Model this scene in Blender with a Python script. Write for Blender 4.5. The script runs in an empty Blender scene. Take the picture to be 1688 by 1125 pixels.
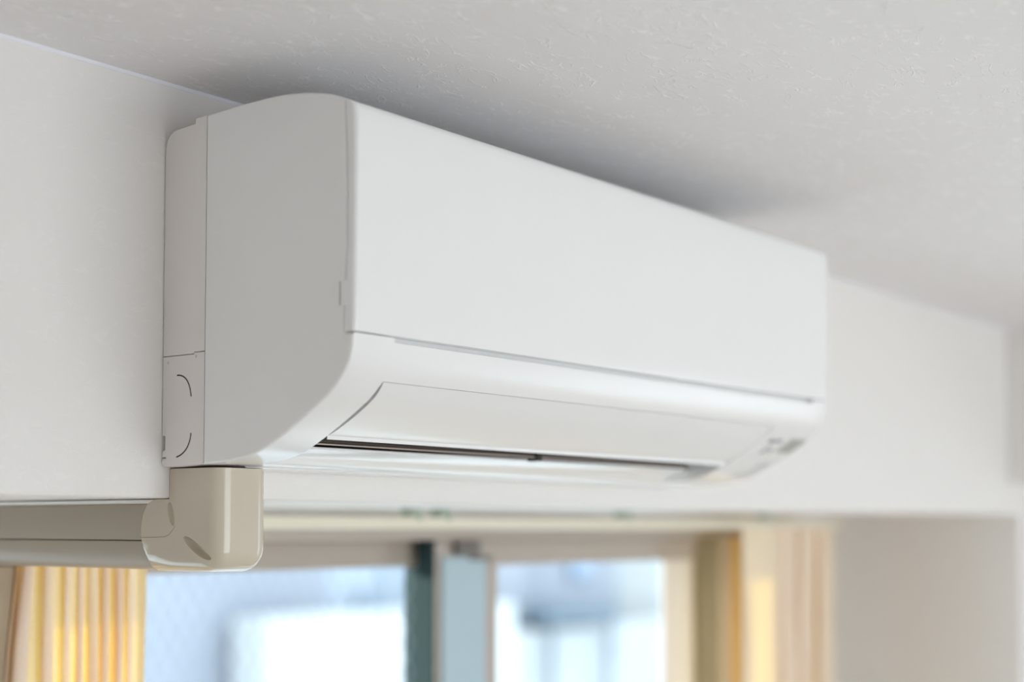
import bpy, bmesh, math, random
from mathutils import Vector, Matrix

random.seed(7)
C = bpy.context.scene
COL = C.collection
PI = math.pi

# ------------------------------------------------------------------ camera
F_PX, YAW, PITCH, ROLL, CY = 2497.672, 0.91373, 0.0473, 0.00095, 751.272
CAM = Vector((-0.82441, -1.00845, -0.0498))
fw = Vector((math.sin(YAW)*math.cos(PITCH), math.cos(YAW)*math.cos(PITCH), math.sin(PITCH)))
rt = Vector((math.cos(YAW), -math.sin(YAW), 0))
up = rt.cross(fw)
r2 = rt*math.cos(ROLL) + up*math.sin(ROLL)
u2 = -rt*math.sin(ROLL) + up*math.cos(ROLL)
cd = bpy.data.cameras.new('camera')
cam = bpy.data.objects.new('camera', cd)
COL.objects.link(cam)
M = Matrix((( r2.x, u2.x, -fw.x, CAM.x), (r2.y, u2.y, -fw.y, CAM.y), (r2.z, u2.z, -fw.z, CAM.z), (0, 0, 0, 1)))
cam.matrix_world = M
cd.sensor_width = 36.0
cd.sensor_fit = 'HORIZONTAL'
cd.lens = F_PX*36/1688
cd.shift_y = (CY-562.5)/1688
cd.clip_start = 0.02
cd.clip_end = 200
cd.dof.use_dof = True
cd.dof.focus_distance = 1.265
cd.dof.aperture_fstop = (cd.lens/1000)/0.023
C.camera = cam

# ------------------------------------------------------------------ light
w = bpy.data.worlds.new('sky')
C.world = w
w.use_nodes = True
bg = w.node_tree.nodes['Background']
bg.inputs[0].default_value = (0.80, 0.905, 1.0, 1)
bg.inputs[1].default_value = 3.3

def area(name, loc, rot, sx, sy, power, col):
    l = bpy.data.lights.new(name, 'AREA')
    l.shape = 'RECTANGLE'
    l.size, l.size_y, l.energy, l.color = sx, sy, power, col
    o = bpy.data.objects.new(name, l)
    COL.objects.link(o)
    o.location = loc
    o.rotation_euler = rot
    return o
# daylight entering by the two large windows of the room behind the camera
area('daylight_front_window', (0.70, -3.58, -0.75), (PI/2, 0, 0), 2.2, 1.9, 18, (1.0, 0.93, 0.86))
area('daylight_right_window', (4.08, -2.35, -0.75), (PI/2, 0, PI/2), 1.1, 1.9, 0.6, (1.0, 0.95, 0.90))

sl = bpy.data.lights.new('sun', 'SUN')
sl.energy = 7.0
sl.angle = math.radians(0.6)
sl.color = (1.0, 0.93, 0.82)
sun = bpy.data.objects.new('sun', sl)
COL.objects.link(sun)
sd = Vector((0.80, -0.50, -0.125)).normalized()
sun.rotation_euler = sd.to_track_quat('-Z', 'Y').to_euler()
sun.location = (-8, 5, 1.5)

vs = C.view_settings
vs.view_transform = 'Standard'
vs.look = 'None'
vs.gamma = 1
vs.exposure = 0.0
vs.use_curve_mapping = False
C.cycles.use_denoising = True
C.cycles.max_bounces = 12
C.cycles.diffuse_bounces = 8
C.cycles.transparent_max_bounces = 12
C.cycles.caustics_reflective = False
C.cycles.caustics_refractive = False
C.cycles.sample_clamp_indirect = 6

# ------------------------------------------------------------------ materials
def mat(name, col, rough=0.5, spec=0.5, coat=0.0, var=0.03, scale=30.0, bump=None, bdist=0.0003, bscale=400.0, metallic=0.0):
    m = bpy.data.materials.new(name)
    m.use_nodes = True
    nt = m.node_tree
    b = nt.nodes['Principled BSDF']
    b.inputs['Roughness'].default_value = rough
    b.inputs['Specular IOR Level'].default_value = spec
    b.inputs['Coat Weight'].default_value = coat
    b.inputs['Coat Roughness'].default_value = 0.04
    b.inputs['Metallic'].default_value = metallic
    tc = nt.nodes.new('ShaderNodeTexCoord')
    n = nt.nodes.new('ShaderNodeTexNoise')
    n.inputs['Scale'].default_value = scale
    n.inputs['Detail'].default_value = 4
    nt.links.new(tc.outputs['Object'], n.inputs['Vector'])
    r = nt.nodes.new('ShaderNodeMapRange')
    r.inputs['To Min'].default_value = 1-var
    r.inputs['To Max'].default_value = 1+var*0.6
    nt.links.new(n.outputs['Fac'], r.inputs['Value'])
    mx = nt.nodes.new('ShaderNodeVectorMath')
    mx.operation = 'SCALE'
    mx.inputs[0].default_value = col
    nt.links.new(r.outputs[0], mx.inputs['Scale'])
    nt.links.new(mx.outputs[0], b.inputs['Base Color'])
    if bump:
        bn = nt.nodes.new('ShaderNodeTexNoise')
        bn.inputs['Scale'].default_value = bscale
        bn.inputs['Detail'].default_value = 3
        nt.links.new(tc.outputs['Object'], bn.inputs['Vector'])
        bu = nt.nodes.new('ShaderNodeBump')
        bu.inputs['Strength'].default_value = bump
        bu.inputs['Distance'].default_value = bdist
        nt.links.new(bn.outputs['Fac'], bu.inputs['Height'])
        nt.links.new(bu.outputs[0], b.inputs['Normal'])
    return m

def plaster(name, col, stroke, grain, ridge_light):
    """wallpaper pressed to look like brushed plaster: sparse raised strokes over a fine grain"""
    m = bpy.data.materials.new(name)
    m.use_nodes = True
    nt = m.node_tree
    N, L = nt.nodes, nt.links
    b = N['Principled BSDF']
    b.inputs['Roughness'].default_value = 0.62
    b.inputs['Specular IOR Level'].default_value = 0.3
    tc = N.new('ShaderNodeTexCoord')
    # warp
    wn = N.new('ShaderNodeTexNoise'); wn.inputs['Scale'].default_value = 18; wn.inputs['Detail'].default_value = 3
    L.new(tc.outputs['Object'], wn.inputs['Vector'])
    wv = N.new('ShaderNodeVectorMath'); wv.operation = 'MULTIPLY_ADD'
    wv.inputs[1].default_value = (0.05, 0.05, 0.05)
    L.new(wn.outputs['Color'], wv.inputs[0]); L.new(tc.outputs['Object'], wv.inputs[2])
    hs = []
    for k, (rot, sc) in enumerate((((0, 0, 0.22), (16, 62, 62)), ((0, 0.1, -0.35), (22, 85, 85)))):
        mp = N.new('ShaderNodeMapping')
        mp.inputs['Rotation'].default_value = rot
        mp.inputs['Scale'].default_value = sc
        mp.inputs['Location'].default_value = (3.1*k, 1.7*k, 0.4)
        L.new(wv.outputs[0], mp.inputs['Vector'])
        v = N.new('ShaderNodeTexNoise')
        v.inputs['Scale'].default_value = 1.0; v.inputs['Detail'].default_value = 2
        L.new(mp.outputs[0], v.inputs['Vector'])
        sb = N.new('ShaderNodeMath'); sb.operation = 'SUBTRACT'; sb.inputs[1].default_value = 0.5
        L.new(v.outputs['Fac'], sb.inputs[0])
        ab = N.new('ShaderNodeMath'); ab.operation = 'ABSOLUTE'
        L.new(sb.outputs[0], ab.inputs[0])
        a = N.new('ShaderNodeMapRange')
        a.inputs['From Min'].default_value = 0.0; a.inputs['From Max'].default_value = 0.024
        a.inputs['To Min'].default_value = 1.0; a.inputs['To Max'].default_value = 0.0
        L.new(ab.outputs[0], a.inputs['Value'])
        q = N.new('ShaderNodeTexNoise'); q.inputs['Scale'].default_value = 40+12*k; q.inputs['Detail'].default_value = 5
        mq = N.new('ShaderNodeMapping'); mq.inputs['Location'].default_value = (k*5.0, 2.0, 1.0); mq.inputs['Scale'].default_value = (0.6, 1.2, 1.2)
        L.new(tc.outputs['Object'], mq.inputs['Vector']); L.new(mq.outputs[0], q.inputs['Vector'])
        c = N.new('ShaderNodeMapRange')
        c.inputs['From Min'].default_value = 0.49; c.inputs['From Max'].default_value = 0.57
        L.new(q.outputs['Fac'], c.inputs['Value'])
        mu = N.new('ShaderNodeMath'); mu.operation = 'MULTIPLY'
        L.new(a.outputs[0], mu.inputs[0]); L.new(c.outputs[0], mu.inputs[1])
        hs.append(mu)
    ad = N.new('ShaderNodeMath'); ad.operation = 'MAXIMUM'
    L.new(hs[0].outputs[0], ad.inputs[0]); L.new(hs[1].outputs[0], ad.inputs[1])
    cm = N.new('ShaderNodeMix'); cm.data_type = 'RGBA'
    cm.inputs['A'].default_value = (*col, 1)
    cm.inputs['B'].default_value = (*[min(1, c_*ridge_light) for c_ in col], 1)  # strokes painted lighter, as if their ridges caught the light
    L.new(ad.outputs[0], cm.inputs['Factor']); L.new(cm.outputs['Result'], b.inputs['Base Color'])
    g = N.new('ShaderNodeTexNoise'); g.inputs['Scale'].default_value = 420; g.inputs['Detail'].default_value = 2
    L.new(tc.outputs['Object'], g.inputs['Vector'])
    s1 = N.new('ShaderNodeMath'); s1.operation = 'MULTIPLY'; s1.inputs[1].default_value = grain
    L.new(g.outputs['Fac'], s1.inputs[0])
    s2 = N.new('ShaderNodeMath'); s2.operation = 'MULTIPLY_ADD'; s2.inputs[1].default_value = stroke
    L.new(ad.outputs[0], s2.inputs[0]); L.new(s1.outputs[0], s2.inputs[2])
    bu = N.new('ShaderNodeBump'); bu.inputs['Strength'].default_value = 1.0; bu.inputs['Distance'].default_value = 0.001
    L.new(s2.outputs[0], bu.inputs['Height']); L.new(bu.outputs[0], b.inputs['Normal'])
    return m

def cloth(name, col, through):
    m = bpy.data.materials.new(name)
    m.use_nodes = True
    nt = m.node_tree
    N, L = nt.nodes, nt.links
    for n in list(N):
        N.remove(n)
    out = N.new('ShaderNodeOutputMaterial')
    d = N.new('ShaderNodeBsdfDiffuse'); t = N.new('ShaderNodeBsdfTranslucent'); mx = N.new('ShaderNodeMixShader')
    tc = N.new('ShaderNodeTexCoord')
    ck = N.new('ShaderNodeTexNoise'); ck.inputs['Scale'].default_value = 260; ck.inputs['Detail'].default_value = 2
    mp = N.new('ShaderNodeMapping'); mp.inputs['Scale'].default_value = (1, 1, 1.6)
    L.new(tc.outputs['Object'], mp.inputs['Vector']); L.new(mp.outputs[0], ck.inputs['Vector'])
    r = N.new('ShaderNodeMapRange'); r.inputs['To Min'].default_value = 0.88; r.inputs['To Max'].default_value = 1.08
    L.new(ck.outputs['Fac'], r.inputs['Value'])
    v = N.new('ShaderNodeVectorMath'); v.operation = 'SCALE'; v.inputs[0].default_value = col
    L.new(r.outputs[0], v.inputs['Scale'])
    L.new(v.outputs[0], d.inputs['Color'])
    t.inputs['Color'].default_value = (*through, 1)
    bu = N.new('ShaderNodeBump'); bu.inputs['Strength'].default_value = 0.5; bu.inputs['Distance'].default_value = 0.0006
    L.new(ck.outputs['Fac'], bu.inputs['Height']); L.new(bu.outputs[0], d.inputs['Normal'])
    mx.inputs[0].default_value = 0.29
    L.new(d.outputs[0], mx.inputs[1]); L.new(t.outputs[0], mx.inputs[2]); L.new(mx.outputs[0], out.inputs['Surface'])
    return m

def glass(name):
    m = bpy.data.materials.new(name)
    m.use_nodes = True
    nt = m.node_tree
    N, L = nt.nodes, nt.links
    for n in list(N):
        N.remove(n)
    out = N.new('ShaderNodeOutputMaterial')
    t = N.new('ShaderNodeBsdfTransparent'); t.inputs['Color'].default_value = (0.95, 0.975, 0.97, 1)
    g = N.new('ShaderNodeBsdfGlossy'); g.inputs['Roughness'].default_value = 0.01
    lw = N.new('ShaderNodeLayerWeight'); lw.inputs['Blend'].default_value = 0.5
    pw = N.new('ShaderNodeMath'); pw.operation = 'POWER'; pw.inputs[1].default_value = 5
    L.new(lw.outputs['Facing'], pw.inputs[0])
    f = N.new('ShaderNodeMath'); f.operation = 'MULTIPLY_ADD'; f.inputs[1].default_value = 0.6; f.inputs[2].default_value = 0.03
    L.new(pw.outputs[0], f.inputs[0])
    mx = N.new('ShaderNodeMixShader')
    L.new(f.outputs[0], mx.inputs[0]); L.new(t.outputs[0], mx.inputs[1]); L.new(g.outputs[0], mx.inputs[2])
    L.new(mx.outputs[0], out.inputs['Surface'])
    return m

W_WALL = plaster('wall_paper', (0.80, 0.782, 0.76), 0.14, 0.16, 1.03)
W_CEIL = plaster('ceiling_paper', (0.83, 0.82, 0.825), 0.42, 0.24, 1.13)
W_CAULK = mat('caulk', (0.80, 0.81, 0.86), 0.5)
W_FLOOR = mat('oak_floor', (0.56, 0.50, 0.44), 0.4, var=0.2, scale=6)
P_AC = mat('white_abs', (0.83, 0.83, 0.825), 0.22, 0.5, var=0.012, scale=9, bump=0.05, bdist=0.0002, bscale=1800)
P_CHASSIS = mat('warm_white_abs', (0.80, 0.765, 0.745), 0.42, 0.4, var=0.02, scale=12, bump=0.08, bdist=0.0002, bscale=1500)
P_DARK = mat('outlet_black', (0.022, 0.017, 0.016), 0.45)
P_VANE = mat('vane_brown', (0.085, 0.07, 0.06), 0.4)
P_EDGE = mat('vane_edge', (0.55, 0.44, 0.37), 0.4)
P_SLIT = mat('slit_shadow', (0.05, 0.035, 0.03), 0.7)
P_LCD = mat('receiver_window', (0.40, 0.41, 0.375), 0.25)
P_PRINT = mat('print_grey', (0.22, 0.24, 0.27), 0.5)
P_PRINT2 = mat('print_pale', (0.50, 0.51, 0.52), 0.5)
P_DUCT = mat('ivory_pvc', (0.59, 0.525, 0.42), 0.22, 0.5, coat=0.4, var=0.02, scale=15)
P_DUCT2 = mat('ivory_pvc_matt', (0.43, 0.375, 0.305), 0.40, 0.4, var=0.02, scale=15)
P_DUCTW = mat('pale_pvc', (0.80, 0.77, 0.72), 0.35)
P_RAIL = mat('cream_rail', (0.80, 0.75, 0.62), 0.35)
P_ALU = mat('taupe_aluminium', (0.46, 0.405, 0.35), 0.45, var=0.03)
P_ALUB = mat('pale_blue_aluminium', (0.42, 0.55, 0.61), 0.4, var=0.03)
P_GASK = mat('dark_gasket', (0.02, 0.04, 0.042), 0.7, 0.15)
P_WARMLIT = mat('warm_lit_aluminium', (0.84, 0.80, 0.73), 0.4)  # stile coloured cream to carry the warm light off the curtain
P_GLOW = mat('curtain_glow_casing', (0.95, 0.70, 0.32), 0.5, var=0.15, scale=25)  # gold puts the glow through the yellow curtain into the casing colour
P_WIRE = mat('wire', (0.30, 0.32, 0.36), 0.4, metallic=0.7)
M_GLASS = glass('window_glass')
M_CLOTH = cloth('cream_cloth', (0.97, 0.90, 0.77), (0.98, 0.62, 0.05))
X_BLUE = mat('blue_grey_render', (0.29, 0.315, 0.37), 0.8, var=0.12, scale=1.2)
X_PALE = mat('pale_blue_render', (0.36, 0.42, 0.50), 0.8, var=0.08, scale=1.0)
X_WHITE = mat('white_render', (0.52, 0.54, 0.55), 0.8, var=0.03, scale=1.0)
X_CREAMW = mat('off_white_render', (0.40, 0.425, 0.44), 0.8, var=0.05, scale=1.0)
X_SLATE = mat('slate_blue_metal', (0.12, 0.165, 0.21), 0.6, var=0.1, scale=2)
X_GROUND = mat('pale_concrete', (0.85, 0.87, 0.88), 0.9, var=0.08, scale=0.8)
X_PANE = mat('far_pane', (0.30, 0.38, 0.52), 0.5)

# ------------------------------------------------------------------ mesh helpers
class MB:
    def __init__(self):
        self.v, self.f, self.m = [], [], []
    def add(self, verts, faces, mi=0):
        o = len(self.v)
        self.v += [tuple(p) for p in verts]
        self.f += [tuple(i+o for i in f) for f in faces]
        self.m += [mi]*len(faces)
    def box(self, x0, x1, y0, y1, z0, z1, mi=0):
        v = [(x, y, z) for x in (x0, x1) for y in (y0, y1) for z in (z0, z1)]
        self.add(v, [(0,1,3,2), (4,6,7,5), (0,4,5,1), (2,3,7,6), (0,2,6,4), (1,5,7,3)], mi)
    def bbox(self, x0, x1, y0, y1, z0, z1, b, mi=0):
        """box with chamfered edges"""
        bm = bmesh.new()
        bmesh.ops.create_cube(bm, size=1)
        for p in bm.verts:
            p.co = Vector((x0 if p.co.x < 0 else x1, y0 if p.co.y < 0 else y1, z0 if p.co.z < 0 else z1))
        bmesh.ops.bevel(bm, geom=bm.edges[:], offset=b, segments=2, affect='EDGES', profile=0.5)
        bm.verts.index_update()
        self.add([p.co[:] for p in bm.verts], [[q.index for q in f.verts] for f in bm.faces], mi)
        bm.free()
    def loft(self, rings, cap0=True, cap1=True, closed=True, mi=0, mis=None):
        n = len(rings[0])
        o = len(self.v)
        for r in rings:
            self.v += [tuple(p) for p in r]
        for k in range(len(rings)-1):
            for i in range(n if closed else n-1):
                j = (i+1) % n
                self.f.append((o+k*n+i, o+k*n+j, o+(k+1)*n+j, o+(k+1)*n+i))
                self.m.append(mis[i] if mis else mi)
        if cap0:
            self.f.append(tuple(o+i for i in range(n))[::-1]); self.m.append(mi)
        if cap1:
            q = o+(len(rings)-1)*n
            self.f.append(tuple(q+i for i in range(n))); self.m.append(mi)
    def tube(self, pts, r, n=6, mi=0):
        rings = []
        for i, p in enumerate(pts):
            p = Vector(p)
            a = Vector(pts[max(i-1, 0)]); b = Vector(pts[min(i+1, len(pts)-1)])
            t = (b-a).normalized()
            s = t.cross(Vector((0.13, 0.31, 0.94))).normalized()
            q = t.cross(s)
            rings.append([p + s*r*math.cos(2*PI*k/n) + q*r*math.sin(2*PI*k/n) for k in range(n)])
        self.loft(rings, mi=mi)
    def build(self, name, mats, parent=None, smooth=None, merge=True):
        me = bpy.data.meshes.new(name)
        me.from_pydata(self.v, [], self.f)
        for m in (mats if isinstance(mats, (list, tuple)) else [mats]):
            me.materials.append(m)
        me.polygons.foreach_set('material_index', self.m)
        bm = bmesh.new(); bm.from_mesh(me)
        if merge:
            bmesh.ops.remove_doubles(bm, verts=bm.verts[:], dist=1e-7)
        bmesh.ops.recalc_face_normals(bm, faces=bm.faces[:])
        bm.to_mesh(me); bm.free()
        if smooth is not None:
            me.shade_smooth()
            me.set_sharp_from_angle(angle=math.radians(smooth))
        o = bpy.data.objects.new(name, me)
        COL.objects.link(o)
        if parent:
            o.parent = parent
        return o

def tag(o, label=None, cat=None, group=None, kind=None):
    if label: o['label'] = label
    if cat: o['category'] = cat
    if group: o['group'] = group
    if kind: o['kind'] = kind
    return o
def empty(name, label=None, cat=None, kind=None):
    o = bpy.data.objects.new(name, None)
    o.empty_display_size = 0.05
    COL.objects.link(o)
    return tag(o, label, cat, None, kind)

def crom(pts, n):
    out = []
    P = [Vector(p) for p in pts]
    P = [2*P[0]-P[1]] + P + [2*P[-1]-P[-2]]
    seg = len(P)-3
    for k in range(n+1):
        t = k/n*seg
        i = min(int(t), seg-1); t -= i
        a, b, c, d = P[i:i+4]
        out.append(0.5*((2*b) + (c-a)*t + (2*a-5*b+4*c-d)*t*t + (3*b-a-3*c+d)*t**3))
    return out

# ------------------------------------------------------------------ the setting
CEIL = 0.32766
BOT = -0.0258          # underside of the beam that carries the air conditioner
FLOOR = -2.05
WY = 0.40              # inner face of the window wall
JX = 2.075             # right cheek of the window recess
def struct(o, label=None):
    o['kind'] = 'structure'
    if label: o['label'] = label
    return o

b = MB()
b.box(-2.2, 4.0, -3.5, 0.6, CEIL, CEIL+0.12)
struct(b.build('ceiling', W_CEIL), 'off-white ceiling papered in a brushed plaster texture')
b = MB(); b.box(-2.2, 4.0, -3.5, 0.6, FLOOR-0.1, FLOOR)
struct(b.build('floor', W_FLOOR))
# back wall: beam over the recess and the full-height piers on both sides (one rounded outline per block)
b = MB()
def ringbox(x, y0, y1, z0, z1, r):
    pts = []
    for k in range(5):
        a = k/4*PI/2
        pts.append((x, y0+r-r*math.cos(a), z0+r-r*math.sin(a)))
    return pts + [(x, y1, z0), (x, y1, z1), (x, y0, z1)]
b.loft([ringbox(-1.3, 0, 0.6, BOT, CEIL, 0.0025), ringbox(JX, 0, 0.6, BOT, CEIL, 0.0025)])
b.box(JX, 4.0, 0, 0.6, FLOOR, CEIL)
b.box(-2.2, -1.3, 0, 0.6, FLOOR, CEIL)
struct(b.build('wall_back', W_WALL, smooth=30), 'off-white papered wall with the beam above the window recess')
# wall that holds the window, set back under the beam
WX0, WX1, WZ0, WZ1 = -0.30, 1.70, -1.75, -0.034
b = MB()
b.box(-1.3, WX0, WY, 0.5, FLOOR, BOT)
b.box(WX1, JX, WY, 0.5, FLOOR, BOT)
b.box(WX0, WX1, WY, 0.5, FLOOR, WZ0)
b.box(WX0, WX1, WY, 0.5, WZ1, BOT)
struct(b.build('wall_outer', W_WALL))
b = MB()    # left wall with a small slot window
b.box(-2.3, -2.2, -3.5, -3.1, FLOOR, CEIL); b.box(-2.3, -2.2, -2.8, 0.6, FLOOR, CEIL)
b.box(-2.3, -2.2, -3.1, -2.8, 0.05, CEIL); b.box(-2.3, -2.2, -3.1, -2.8, FLOOR, -0.13)
struct(b.build('wall_left', mat('grey_wall_paper', (0.62, 0.60, 0.575), 0.7)))
b = MB()    # right wall with a window opening
b.box(4.0, 4.1, -3.5, -2.9, FLOOR, CEIL); b.box(4.0, 4.1, -1.8, 0.6, FLOOR, CEIL)
b.box(4.0, 4.1, -2.9, -1.8, 0.22, CEIL); b.box(4.0, 4.1, -2.9, -1.8, FLOOR, -1.75)
struct(b.build('wall_right', W_WALL))
b = MB()    # front wall behind the camera with a window opening
b.box(-2.2, -0.45, -3.6, -3.5, FLOOR, CEIL); b.box(1.85, 4.0, -3.6, -3.5, FLOOR, CEIL)
b.box(-0.45, 1.85, -3.6, -3.5, 0.22, CEIL); b.box(-0.45, 1.85, -3.6, -3.5, FLOOR, -1.75)
struct(b.build('wall_front', W_WALL))
b = MB(); b.box(2.022, 2.30, -2.4, -0.0005, 0.0362, CEIL)
struct(b.build('trim_1', W_WALL), 'papered beam that comes forward from the right end of the wall')
b = MB(); b.loft([[(x, 0, CEIL), (x, 0, CEIL-0.0033), (x, -0.0006, CEIL-0.003), (x, -0.0009, CEIL)] for x in (-2.2, 2.022)])
struct(b.build('trim_2', W_CAULK), 'thin pale caulk line along the ceiling edge')
b = MB(); b.bbox(0.004, 0.0770, 0.3065, 0.328, FLOOR, -0.0885, 0.002)  # added board; its brown stands for recess wall in shade
struct(b.build('trim_3', mat('shaded_brown_board', (0.42, 0.33, 0.22), 0.5, var=0.15, scale=30)), 'added upright board, brown as the shaded wall, beside the left curtain under the duct')

# ------------------------------------------------------------------ the window
win = empty('window_1', 'aluminium sliding window in the recess under the beam', None, 'structure')
b = MB()
FY = 0.395
b.bbox(WX0, WX1, FY, 0.50, -0.068, WZ1, 0.002)                 # head
b.bbox(WX0, WX0+0.05, FY, 0.50, WZ0, -0.068, 0.002)
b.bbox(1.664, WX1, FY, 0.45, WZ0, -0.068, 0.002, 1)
b.bbox(1.628, 1.663, FY, 0.45, WZ0, -0.068, 0.002, 3)
b.bbox(WX0, WX1, FY, 0.50, WZ0, WZ0+0.05, 0.002)
b.bbox(1.560, 1.70, 0.449, 0.465, WZ0, -0.068, 0.002, 2)
b.bbox(1.6215, 1.6285, 0.396, 0.446, WZ0, -0.068, 0.001, 2)
b.build('window_frame', [P_ALU, P_GLOW, mat('olive_track', (0.66, 0.60, 0.44), 0.5), mat('lilac_grey_strip', (0.62, 0.57, 0.54), 0.5)], win)
def sash(x0, x1, y0, y1, z1, ls, rs, mats, wires=False, ry=None):
    b = MB()
    zb = WZ0+0.05
    gl = z1-0.039                                              # top of the glass
    b.bbox(x0, x1, y0, y1, gl, z1, 0.002, 0)                   # top rail
    b.bbox(x0, x1, y0, y1, zb, zb+0.06, 0.002, 0)
    b.bbox(x0, x0+ls, y0, y1, zb, gl, 0.002, 1)
    b.bbox(x1-rs, x1, *(ry or (y0, y1)), zb, gl, 0.002, 2)
    s = b.build('sash', mats, win)
    g = MB(); ym = (y0+y1)/2
    g.box(x0+ls-0.004, x1-rs+0.004, ym-0.003, ym+0.003, zb+0.055, gl+0.004)
    g.build('pane', M_GLASS, s)
    if wires:
        wb = MB()
        xa, xb, za, zt = x0+ls, x1-rs, zb+0.055, gl
        for sgn in (1, -1):
            k = -3.0
            while k < 3.0:
                # line x = xc + sgn*(z-za)*0.6
                c = xa+k
                z_at = lambda x: za+(x-c)/(sgn*0.62)
                q = sorted([z_at(xa), z_at(xb)])
                l, h = max(q[0], za), min(q[1], zt)
                if h-l > 0.01:
                    wb.tube([(c+sgn*0.62*(l-za), ym-0.0045, l), (c+sgn*0.62*(h-za), ym-0.0045, h)], 0.0004, 3)
                k += 0.026
        tag(wb.build('wire_mesh', P_WIRE, s), kind='stuff')
    return s
sash(WX0+0.05, 0.935, 0.455, 0.485, -0.0685, 0.045, 0.084, [P_ALU, P_ALU, P_GASK], True)
s2 = sash(0.833, 1.566, 0.410, 0.440, -0.0685, 0.146, 0.104, [P_ALU, P_ALU, P_WARMLIT], ry=(0.4188, 0.4215))
b = MB(); b.bbox(1.503, 1.566, 0.4288, 0.447, WZ0+.05, -0.075, 0.001); b.build('stile_sun_block', P_ALU, s2)  # hidden block added behind the stile to keep sun off the olive strip
b = MB(); b.bbox(0.846, 0.944, 0.4045, 0.412, -1.69, -0.093, 0.0015); b.build('interlock_stile', P_ALUB, s2)
b = MB(); b.bbox(0.872, 0.925, 0.399, 0.409, -0.090, -0.0695, 0.002); b.bbox(0.905, 0.958, 0.402, 0.409, -0.099, -0.094, 0.001)
b.build('sash_stopper', mat('grey_brown_plastic', (0.16, 0.14, 0.13), 0.5), s2)
b = MB(); b.bbox(0.8285, 0.8335, 0.4095, 0.4405, WZ0+.05, -0.0700, 0.001); b.build('wind_seal', P_GASK, s2)

# ------------------------------------------------------------------ curtain rail and curtains
rail = empty('curtain_rail', 'long cream curtain rail under the beam in front of the window', 'curtain rail')
b = MB()
RY = 0.30
prof = [(RY-0.009, -0.0365), (RY-0.011, -0.0375), (RY-0.011, -0.0425), (RY-0.0095, -0.044), (RY-0.0095, -0.0475), (RY-0.0115, -0.0485),
        (RY-0.0115, -0.0515), (RY-0.009, -0.0522), (RY+0.009, -0.0522), (RY+0.0115, -0.0515), (RY+0.0115, -0.0375), (RY+0.009, -0.0365)]
b.loft([[(x, y, z) for y, z in prof] for x in (0.074, 1.905)])
b.build('track', P_RAIL, rail, 30)
for x in (0.30, 0.66, 0.72, 1.16, 1.62):
    b = MB(); b.bbox(x-0.011, x+0.011, RY-0.007, RY+0.012, -0.0372, BOT, 0.001); b.bbox(x-0.004, x+0.004, RY-0.0125, RY-0.006, -0.0415, -0.0345, 0.0008)
    b.build('bracket', mat('bracket_green_grey', (0.42, 0.50, 0.40), 0.4) if x < 0.4 else bpy.data.materials['bracket_green_grey'], rail)
for x in (0.0705, 1.9045):
    b = MB(); b.bbox(x, x+0.005, RY-0.0135, RY+0.0135, -0.0535, -0.0355, 0.001); b.build('end_cap', P_RAIL, rail)

def curtain(name, top, bot, ztop, zbot, label, n=300, nz=40):
    T, B = crom(top, n), crom(bot, n)
    v, f = [], []
    for k in range(nz+1):
        s = (k/nz)**1.6
        z = ztop+(zbot-ztop)*s
        d = ztop-z
        e = min(1.0, d/0.16); e = e*e*(3-2*e)
        e2 = min(1.0, d/1.2)
        for i in range(n+1):
            p = T[i].lerp(B[i], 0.75*e+0.25*e2)
            v.append((p.x + 0.0015*math.sin(9*d+i*0.11), p.y + 0.002*math.sin(7*d+i*0.2), z))
    for k in range(nz):
        for i in range(n):
            a = k*(n+1)+i
            f.append((a, a+1, a+n+2, a+n+1))
    b = MB(); b.add(v, f)
    o = b.build(name, M_CLOTH, None, 60)
    tag(o, label, 'curtain', 'cream curtains at the window')
    return o
def ux(u, y=0.30):     # where a fold seen at column u stands along the rail
    return 0.0635+(u-20)*0.000746
def omega(c, h, yf, yb, k=0.15):
    """one pinched fold: narrow neck at the back, round bulb to the room"""
    d = yb-yf
    return [(c-1.25*h, yb+0.001), (c-k*h, yb-0.05*d), (c-0.9*h, yb-0.45*d), (c-0.75*h, yf+0.18*d), (c, yf), (c+0.75*h, yf+0.18*d), (c+0.9*h, yb-0.45*d), (c+k*h, yb-0.05*d), (c+1.25*h, yb+0.001)]
lt, lb = [(ux(31), .300, 0)], [(ux(9), .300, 0)]
# (column and half width at the heading, the same lower down, depth)
for ut, ht, u, h, dp in ((42, 8, 27, 15, .010), (72, 7, 70, 11, .012), (106, 6, 105, 7, .0105), (126, 5.5, 125, 6, .0100), (147, 5.5, 146, 6, .0100), (168, 5.5, 167, 6, .0100), (190, 7, 190, 7, .0095), (217, 9, 215, 9, .006)):
    for x, y in omega(ux(u), h*0.000746, .303-dp, .303):
        lb.append((x, y, 0))
    for x, y in omega(ux(ut), ht*0.000746, .303-dp*0.8, .303):
        lt.append((x, y, 0))
lt.append((ux(236), .297, 0)); lb.append((ux(234), .298, 0))
curtain('curtain', lt, lb, -0.053, -1.98, 'cream curtain gathered tight below the ivory duct, yellow in its folds')
rx = lambda u: 1.5355+(u-1225)*0.00237
rtp, rb = [(rx(1226), .301, 0), (rx(1230), .296, 0)], [(rx(1224), .296, 0), (rx(1232), .289, 0)]
for p in ((1245, .297, .292), (1262, .298, .297), (1276, .300, .302)):
    rtp.append((rx(p[0]), p[1], 0)); rb.append((rx(p[0]), p[2], 0))
for u, h, dp in ((1298, 13, .010), (1322, 7, .010), (1355, 9, .010)):
    for x, y in omega(rx(u), h*0.00237, .305-dp, .305):
        rb.append((x, y, 0)); rtp.append((x, .302+(y-.305)*0.7, 0))
rtp.append((rx(1374), .300, 0)); rb.append((rx(1374), .300, 0))
curtain('curtain', rtp, rb, -0.053, -1.98, 'sunlit cream curtain hanging at the far right end of the rail')

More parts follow.
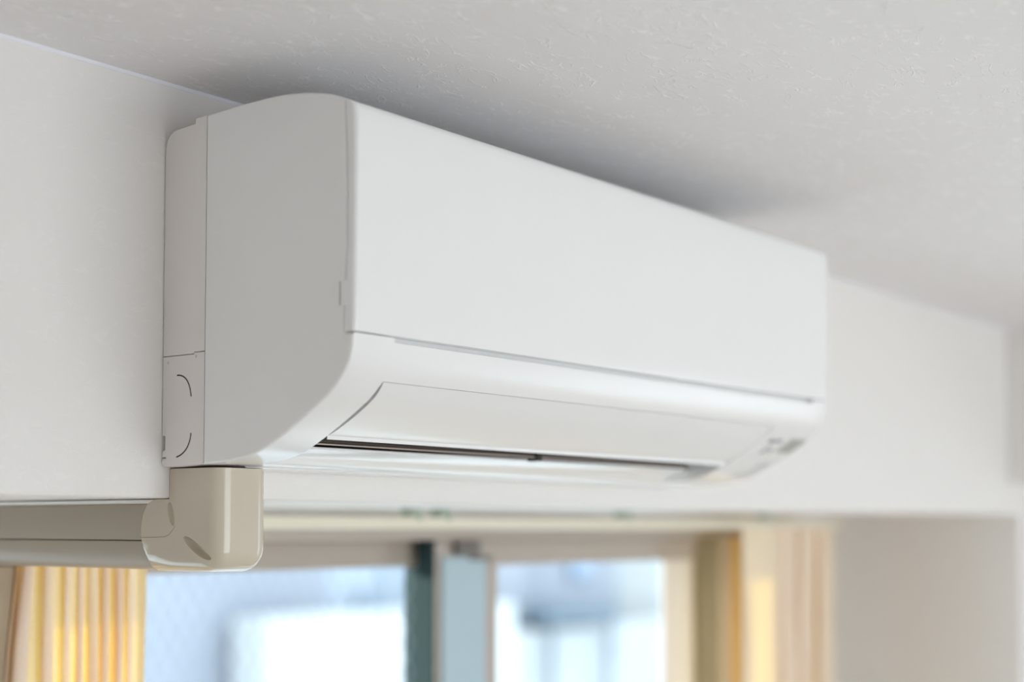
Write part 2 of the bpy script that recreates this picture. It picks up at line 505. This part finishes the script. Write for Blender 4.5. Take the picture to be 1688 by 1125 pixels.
# ------------------------------------------------------------------ air conditioner
ac = empty('air_conditioner', 'white split air conditioner unit mounted high on the wall under the ceiling', 'air conditioner')
W = 0.80
XL, XR = 0.0465, 0.690
top_pts = [(-.0536, .2902), (-.0973, .2919), (-.1256, .2921), (-.1463, .2914), (-.1666, .2891), (-.1800, .2867), (-.1930, .2835), (-.2030, .2803), (-.2092, .2777), (-.2114, .2763)]
seam = [(-.2114, .2763), (-.2135, .2500), (-.2150, .2115), (-.2153, .1650), (-.2135, .1377), (-.2121, .1000)]
front_low = [(-.2218, .0968), (-.2208, .0868), (-.2184, .0770), (-.2140, .0690), (-.2094, .0635)]
flap_pts = [(-.2094, .0635), (-.2015, .0557), (-.1945, .0500), (-.1840, .0433), (-.1736, .0370), (-.1610, .0298), (-.1480, .0226)]
low_pts = [(-.1480, .0226), (-.1320, .0146), (-.1230, .0108), (-.1149, .0082), (-.1060, .0062), (-.0960, .0050), (-.0830, .0032), (-.0700, .0020), (-.0536, .0012)]
def dd(l):
    o = []
    for p in l:
        if not o or (abs(p[0]-o[-1][0])+abs(p[1]-o[-1][1])) > 1e-6:
            o.append(p)
    return o
def offset(poly, d, wt=None):
    """shrink a closed y,z outline by d (mitred)"""
    n = len(poly)
    area2 = sum(poly[i][0]*poly[(i+1) % n][1]-poly[(i+1) % n][0]*poly[i][1] for i in range(n))
    s = 1 if area2 > 0 else -1
    out = []
    for i in range(n):
        a, p, c = Vector(poly[i-1]), Vector(poly[i]), Vector(poly[(i+1) % n])
        e1, e2 = (p-a).normalized(), (c-p).normalized()
        n1, n2 = Vector((-e1.y, e1.x))*s, Vector((-e2.y, e2.x))*s
        m = (n1+n2)
        if m.length < 1e-6:
            m = n1
        m.normalize()
        k = d*(wt[i] if wt else 1)/max(0.45, m.dot(n1))
        q = p+m*k
        out.append((q.x, q.y))
    return out
def at(poly, x):
    return [(x, y, z) for y, z in poly]
def rounded_end(poly, x0, x1, r, steps=5, wt=None):
    """rings from the end face at x0 (edge rounded by r) to x1"""
    s = 1 if x1 > x0 else -1
    rings = []
    for k in range(steps+1):
        t = k/steps*PI/2
        rings.append(at(offset(poly, r*(1-math.sin(t)), wt), x0+s*r*(1-math.cos(t))))
    rings.append(at(poly, x1))
    return rings
full = dd(top_pts+seam+[(-.2128, .0968)]+front_low+flap_pts+low_pts)
groove = dd(top_pts+seam+[(-.2128, .0930), (-.2214, .0930)]+front_low[1:]+flap_pts+low_pts)
cav = [(-.2094, .0635), (-.2050, .0665), (-.1900, .0720), (-.1500, .0800), (-.1150, .0740), (-.0900, .0550), (-.0800, .0360), (-.0860, .0240), (-.0950, .0178)]
plate = [(-.0950, .0178), (-.0949, .0168), (-.0940, .0159), (-.0860, .0142), (-.0790, .0120), (-.0730, .0088), (-.0680, .0050), (-.0640, .0030), (-.0600, .0018), (-.0536, .0012)]
mid_a = dd(top_pts+seam+[(-.2128, .0930), (-.2214, .0930)]+front_low[1:])
mid = dd(mid_a+cav+plate)
mis = [0]*len(mid)
for i in range(len(mid_a)-1, len(mid_a)-1+len(cav)-1):
    mis[i] = 1
b = MB()
b.loft(rounded_end(full, 0.0, XL, 0.0028))
b.loft([at(mid, XL), at(mid, XR)], False, False, mis=mis)
b.loft([at(groove, XR), at(groove, 0.762)], True, False)
b.loft(rounded_end(full, W, 0.762, 0.0028))
b.build('casing', [P_AC, P_DARK], ac, 28, merge=False)
# front panel
pan = [(-.2123, .2757), (-.2160, .2750), (-.2190, .2736), (-.2215, .2712), (-.2229, .2680), (-.2236, .2620), (-.2238, .2300), (-.2236, .1900), (-.2231, .1500), (-.2226, .1150), (-.2223, .1000),
       (-.2219, .0984), (-.2205, .0978), (-.2131, .0980), (-.2131, .1000), (-.2145, .1377), (-.2163, .1650), (-.2160, .2115), (-.2145, .2500)]
pw = [0.05, 0.15, 0.4, 0.7, 1]+[1]*5+[.9, .5, .2]+[0.0]*6
r1 = rounded_end(pan, 0.0, 0.4, 0.0042, 6, pw)
r2_ = rounded_end(pan, W, 0.4, 0.0042, 6, pw)
b = MB(); b.loft(r1[:-1]+r2_[-2::-1])
fp = b.build('front_panel', P_AC, ac, 40)
b = MB(); b.bbox(-0.0005, 0.004, -.2148, -.2070, .1178, .1368, 0.0008)
b.build('panel_catch', P_AC, fp)
b = MB(); b.box(-0.0007, 0.001, -.2090, -.2074, .1182, .1362)
b.build('catch_gap', mat('catch_shadow', (0.50, 0.48, 0.46), 0.6), fp)
# chassis at the back
ch = [(-.0008, .0932), (-.0008, .2650), (-.0014, .2715), (-.0034, .2765), (-.0068, .2808), (-.0115, .2835), (-.0200, .2842), (-.0386, .2853), (-.0390, .2896), (-.0527, .2902), (-.0527, .0946), (-.0398, .0946), (-.0398, .0932)]
b = MB(); b.loft(rounded_end(ch, 0.0012, W-0.0012, 0.0006, 2)); b.build('back_chassis', P_CHASSIS, ac, 28)
sc = [(-.0398, .0926), (-.0398, .0940), (-.0527, .0940), (-.0527, .0022), (-.0330, .0010), (-.0103, .0000), (-.0040, .0004), (-.0010, .0022), (-.0002, .0046), (-.0008, .0072), (-.0058, .0074), (-.0058, .0081), (-.0008, .0083),
      (-.0008, .0126), (-.0024, .0138), (-.0046, .0142), (-.0046, .0258), (-.0034, .0262), (-.0008, .0264), (-.0008, .0926)]
b = MB(); b.loft(rounded_end(sc, 0.0012, XL, 0.0005, 2))
cover = b.build('side_cover', P_CHASSIS, ac, 28)
b = MB(); b.box(0.0012+XL-.001, W-0.0012, -.0527, -.0008, .0005, .0926)
b.bbox(XL+.001, W-0.004, -.0530, -.0008, -.0002, .0014, 0.0004)
b.build('base_pan', P_AC, ac)
def arc_slit(p0, p1, c):
    pts = []
    for k in range(13):
        t = k/12
        y = (1-t)**2*p0[0]+2*t*(1-t)*c[0]+t*t*p1[0]
        z = (1-t)**2*p0[1]+2*t*(1-t)*c[1]+t*t*p1[1]
        pts.append((y, z))
    b = MB(); rings = []
    for k, (y, z) in enumerate(pts):
        a, d = pts[max(k-1, 0)], pts[min(k+1, 12)]
        t = Vector((d[0]-a[0], d[1]-a[1])).normalized()
        n = Vector((-t.y, t.x))*0.0006
        rings.append([(0.0011, y-n.x, z-n.y), (0.0011, y+n.x, z+n.y), (0.0030, y+n.x, z+n.y), (0.0030, y-n.x, z-n.y)])
    b.loft(rings)
    b.build('knockout_slit', P_SLIT, cover)
arc_slit((-.0190, .0763), (-.0370, .0577), (-.0345, .0768))
arc_slit((-.0373, .0276), (-.0192, .0080), (-.0355, .0118))
for y, z in ((-.0075, .0872), (-.0425, .0905)):
    b = MB(); b.add([(x, y+p, z+q) for x in (.0010, .0016) for p, q in ((-.0015, .0012), (.0015, .0012), (0, -.0014))], [(0,1,2), (3,5,4), (0,3,4,1), (1,4,5,2), (2,5,3,0)])
    b.build('triangle_mark', mat('mark_grey', (0.6, 0.57, 0.55), 0.6) if y > -.02 else bpy.data.materials['mark_grey'], cover)
b = MB(); b.box(0.004, W-0.004, -.060, -.046, .012, .284); b.build('inner_frame', P_DARK, ac)
# louver: curved plate that closes the outlet
def plate_ring(x, pts, th, lift, bow=0.0):
    P = [Vector(p) for p in pts]
    o, i = [], []
    for k, p in enumerate(P):
        t = (P[min(k+1, len(P)-1)]-P[max(k-1, 0)]).normalized()
        n = Vector((t.y, -t.x))
        if n.x > 0: n = -n
        e = math.sin(PI*k/(len(P)-1))
        o.append(p+n*(lift*e-0.0004)); i.append(p+n*(lift*e-0.0004)-n*th)
    xs = [x+bow*math.sin(PI*k/(len(P)-1))**0.8 for k in range(len(P))]
    return [(a, q.x, q.y) for a, q in zip(xs, o)] + [(a, q.x, q.y) for a, q in zip(reversed(xs), reversed(i))]
fl = [(p.x, p.y) for p in crom([(p[0], p[1], 0) for p in [(-.2088, .0630)]+flap_pts[1:-1]+[(-.1482, .0231)]], 16)]
fl = fl[:-1]+[(-.1490, .0238), (-.1478, .0240)]
b = MB(); b.loft([plate_ring(x, fl, 0.003, l_, w_) for x, w_, l_ in ((0.0482, .0045, -.0006), (0.0492, .0045, -.0006), (0.3, 0, 0.0002), (0.6885, 0, 0.0004))])
louver = b.build('louver', P_AC, ac, 40)
# inner vane seen through the slit
b = MB(); b.loft([[(x, -.1185, .0215), (x, -.1170, .0195), (x, -.1080, .0420), (x, -.1110, .0425)] for x in (XL+.001, XR-.045)])
vane = b.build('inner_vane', P_VANE, ac)
b = MB(); b.box(XL+.001, XR-.045, -.1190, -.1168, .0183, .0193); b.build('vane_edge', P_EDGE, vane)
b = MB(); b.bbox(0.366, 0.374, -.1215, -.1090, .0150, .0300, 0.0006); b.build('vane_joint', P_DARK, vane)
# marks on the right end
surf = dd(front_low+flap_pts+low_pts)
def on_surf(y):
    for a, c in zip(surf[:-1], surf[1:]):
        if a[0] <= y <= c[0]:
            t = (y-a[0])/(c[0]-a[0])
            return a[1]+t*(c[1]-a[1])
    return surf[-1][1]
def decal(name, x0, x1, y0, y1, m, skew=0.0, th=0.0004):
    b = MB(); rings = []
    for k in range(5):
        y = y0+(y1-y0)*k/4
        z = on_surf(y)
        s = Vector((on_surf(y+.001)-z, -.001)).normalized()
        n = (s.x, s.y) if s.x < 0 else (-s.x, -s.y)     # outward in y,z
        n = Vector((-(on_surf(y+.001)-on_surf(y-.001)), .002)).normalized()
        if n.y > 0: n = -n
        dx = skew*k/4
        rings.append([(x0+dx, y+n.x*th, z+n.y*th), (x1+dx, y+n.x*th, z+n.y*th), (x1+dx, y-n.x*th, z-n.y*th), (x0+dx, y-n.x*th, z-n.y*th)])
    b.loft(rings)
    return b.build(name, m, ac)
decal('receiver_window', .7560, .7930, -.1975, -.1750, P_LCD)
for x0, x1, y0, y1 in ((.7120, .7160, -.1955, -.1890), (.7175, .7230, -.1925, -.1890), (.7240, .7300, -.1945, -.1900), (.7310, .7390, -.1955, -.1905), (.7270, .7320, -.1830, -.1700), (.7390, .7450, -.1800, -.1740)):
    decal('printed_mark', x0, x1, y0, y1, P_PRINT)
for x0, x1, y0, y1 in ((.752, .757, -.130, -.118), (.759, .770, -.133, -.122), (.772, .780, -.140, -.128), (.764, .772, -.152, -.144), (.775, .784, -.156, -.146)):
    decal('printed_mark', x0, x1, y0, y1, P_PRINT2)

# ------------------------------------------------------------------ pipe cover (elbow and trunking)
duct = empty('pipe_cover', 'ivory plastic pipe duct with elbow below the air conditioner', 'pipe cover')
EX0, EX1 = 0.0100, 0.0700
ER = 0.0155
def elbow_ring(x, o):
    fr, bt = -0.0605+o, -0.0875+o
    cy, cz, ra = -0.0395, -0.0665, max(0.021-o, 0.002)
    p = [(fr, -0.0010), (fr, -0.030)]
    for k in range(9):
        a = k/8*PI/2
        p.append((cy-ra*math.cos(a), cz-ra*math.sin(a)))
    e = 0.15*o
    p += [(0.0, bt), (0.027, bt), (0.0335-e*.3, bt+0.0065), (0.0370-e*.4, bt+0.0205-0.5*o), (0.0372-e*.4, -0.0500), (0.0345-e*.3, -0.0390), (0.0280, -0.0305), (0.0195, -0.0264), (-0.0004, -0.0264), (-0.0004, -0.0010)]
    return [(x, y, z) for y, z in p]
rings = []
for k in range(7):
    t = k/6*PI/2
    rings.append(elbow_ring(EX0+ER*(1-math.cos(t)), ER*(1-math.sin(t))))
for k in range(6, -1, -1):
    t = k/6*PI/2
    rings.append(elbow_ring(EX1-ER*(1-math.cos(t)), ER*(1-math.sin(t))))
b = MB(); b.loft(rings)
elbow = b.build('elbow', P_DUCT, duct, 35)
# two moulded finger scoops
def scoop(loc, rad, rot):
    bm = bmesh.new()
    bmesh.ops.create_icosphere(bm, subdivisions=3, radius=1)
    me = bpy.data.meshes.new('scoop'); bm.to_mesh(me); bm.free()
    o = bpy.data.objects.new('scoop', me); COL.objects.link(o)
    o.location, o.scale, o.rotation_euler = loc, rad, rot
    return o
cut = [scoop((0.0084, -0.0030, -0.0390), (0.0055, 0.0042, 0.0110), (-0.30, 0, 0)),
       scoop((0.0090, -0.0345, -0.0672), (0.0075, 0.0042, 0.0195), (-1.04, 0, 0.12))]
for c_ in cut:
    md = elbow.modifiers.new('scoop', 'BOOLEAN'); md.operation = 'DIFFERENCE'; md.object = c_; md.solver = 'EXACT'
bpy.context.view_layer.update()
me = bpy.data.meshes.new_from_object(elbow.evaluated_get(bpy.context.evaluated_depsgraph_get()))
elbow.modifiers.clear(); elbow.data = me
for c_ in cut:
    bpy.data.objects.remove(c_)
b = MB(); b.tube([(0.0101, 0.0368, -0.0590), (0.0101, 0.020, -0.0588), (0.0101, 0.006, -0.0584), (0.0101, 0.0, -0.0565), (0.0101, -0.0050, -0.0525), (0.0101, -0.0080, -0.0495)], 0.00035, 4)
b.build('mould_seam', mat('seam_brown', (0.30, 0.25, 0.18), 0.6), elbow)
# straight trunking running back under the beam
def trunk_ring(y, z0, z1, x0, x1, rt_, rb_):
    p = []
    for cx, cz, r, a0 in ((x0+rb_, z0+rb_, rb_, PI), (x1-rb_, z0+rb_, rb_, 1.5*PI), (x1-rt_, z1-rt_, rt_, 0), (x0+rt_, z1-rt_, rt_, .5*PI)):
        for k in range(5):
            a = a0+k/4*PI/2
            p.append((cx+r*math.cos(a), y, cz+r*math.sin(a)))
    return p
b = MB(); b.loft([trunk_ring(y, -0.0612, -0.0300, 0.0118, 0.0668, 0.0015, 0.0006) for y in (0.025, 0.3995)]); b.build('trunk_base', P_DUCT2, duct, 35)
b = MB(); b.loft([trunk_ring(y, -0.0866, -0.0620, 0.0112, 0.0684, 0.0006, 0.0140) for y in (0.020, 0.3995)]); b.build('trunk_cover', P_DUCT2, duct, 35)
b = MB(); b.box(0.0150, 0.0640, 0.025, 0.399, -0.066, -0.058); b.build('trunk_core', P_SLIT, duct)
b = MB(); b.loft([[(0.0128, y, -0.0302), (0.0118, y, -0.0296), (0.0108, y, -0.0270), (0.0128, y, -0.0262), (0.0660, y, -0.0262), (0.0660, y, -0.0302)] for y in (0.010, 0.3995)]); b.build('base_plate', P_DUCTW, duct)

# ------------------------------------------------------------------ outside
b = MB(); b.box(-6, 40, 0.62, 40, -5.0, -4.9)
struct(b.build('ground', X_GROUND))
def house(name, x0, x1, y0, y1, z1, m, label, wins=(), cap=None, cat='building'):
    h = empty(name, label, cat)
    b = MB(); b.bbox(x0, x1, y0, y1, -4.9, z1, 0.03); b.build('facade', m, h)
    for (a, c, d, e) in wins:
        b = MB(); b.bbox(a, c, y0-0.04, y0+0.02, d, e, 0.015); f = b.build('window', X_SLATE, h)
        b = MB(); b.box(a+0.04, c-0.04, y0-0.05, y0-0.03, d+0.04, e-0.04); b.build('pane', X_PANE, f)
    if cap:
        b = MB(); b.bbox(x0-0.08, x1+0.08, y0-0.08, y1+0.08, z1, z1+cap, 0.02); b.build('coping', X_WHITE, h)
    return h
house('house', 4.6, 8.30, 8.0, 12.0, 2.2, X_BLUE, 'blue-grey house seen through the left pane of the window')
house('garden_store', 7.16, 8.12, 7.5, 7.9, -0.74, X_WHITE, 'low white outbuilding before the blue-grey house', cat='shed')
house('apartment_block', 8.42, 10.2, 8.2, 11.0, -0.2, X_PALE, 'pale block behind the right part of the left pane', [(8.86, 9.06, -0.80, -0.62)], 0.05)
house('parapet_wall', 8.20, 10.4, 7.6, 7.85, -0.75, X_WHITE, 'white parapet before the pale block', cat='wall')
house('villa', 10.5, 13.3, 8.4, 12.0, 2.0, X_BLUE, 'blue-grey villa seen through the right pane', [(12.35, 12.75, -0.62, -0.1)])
house('white_house', 13.35, 16.0, 8.6, 12.0, 2.0, X_CREAMW, 'white house at the right edge of the right pane')
house('garden_wall', 10.44, 15.0, 7.7, 7.95, -1.03, X_CREAMW, 'white garden wall below the villa', cat='wall')
can = empty('awning', 'slate-blue flat awning over the garden wall of the villa', 'awning')
b = MB(); b.bbox(10.85, 12.05, 7.55, 8.38, -0.97, -0.84, 0.02); b.build('canopy', X_SLATE, can)
for x in (10.95, 11.95):
    b = MB(); b.box(x-.02, x+.02, 7.58, 7.62, -4.9, -0.97); b.build('post', X_SLATE, can)
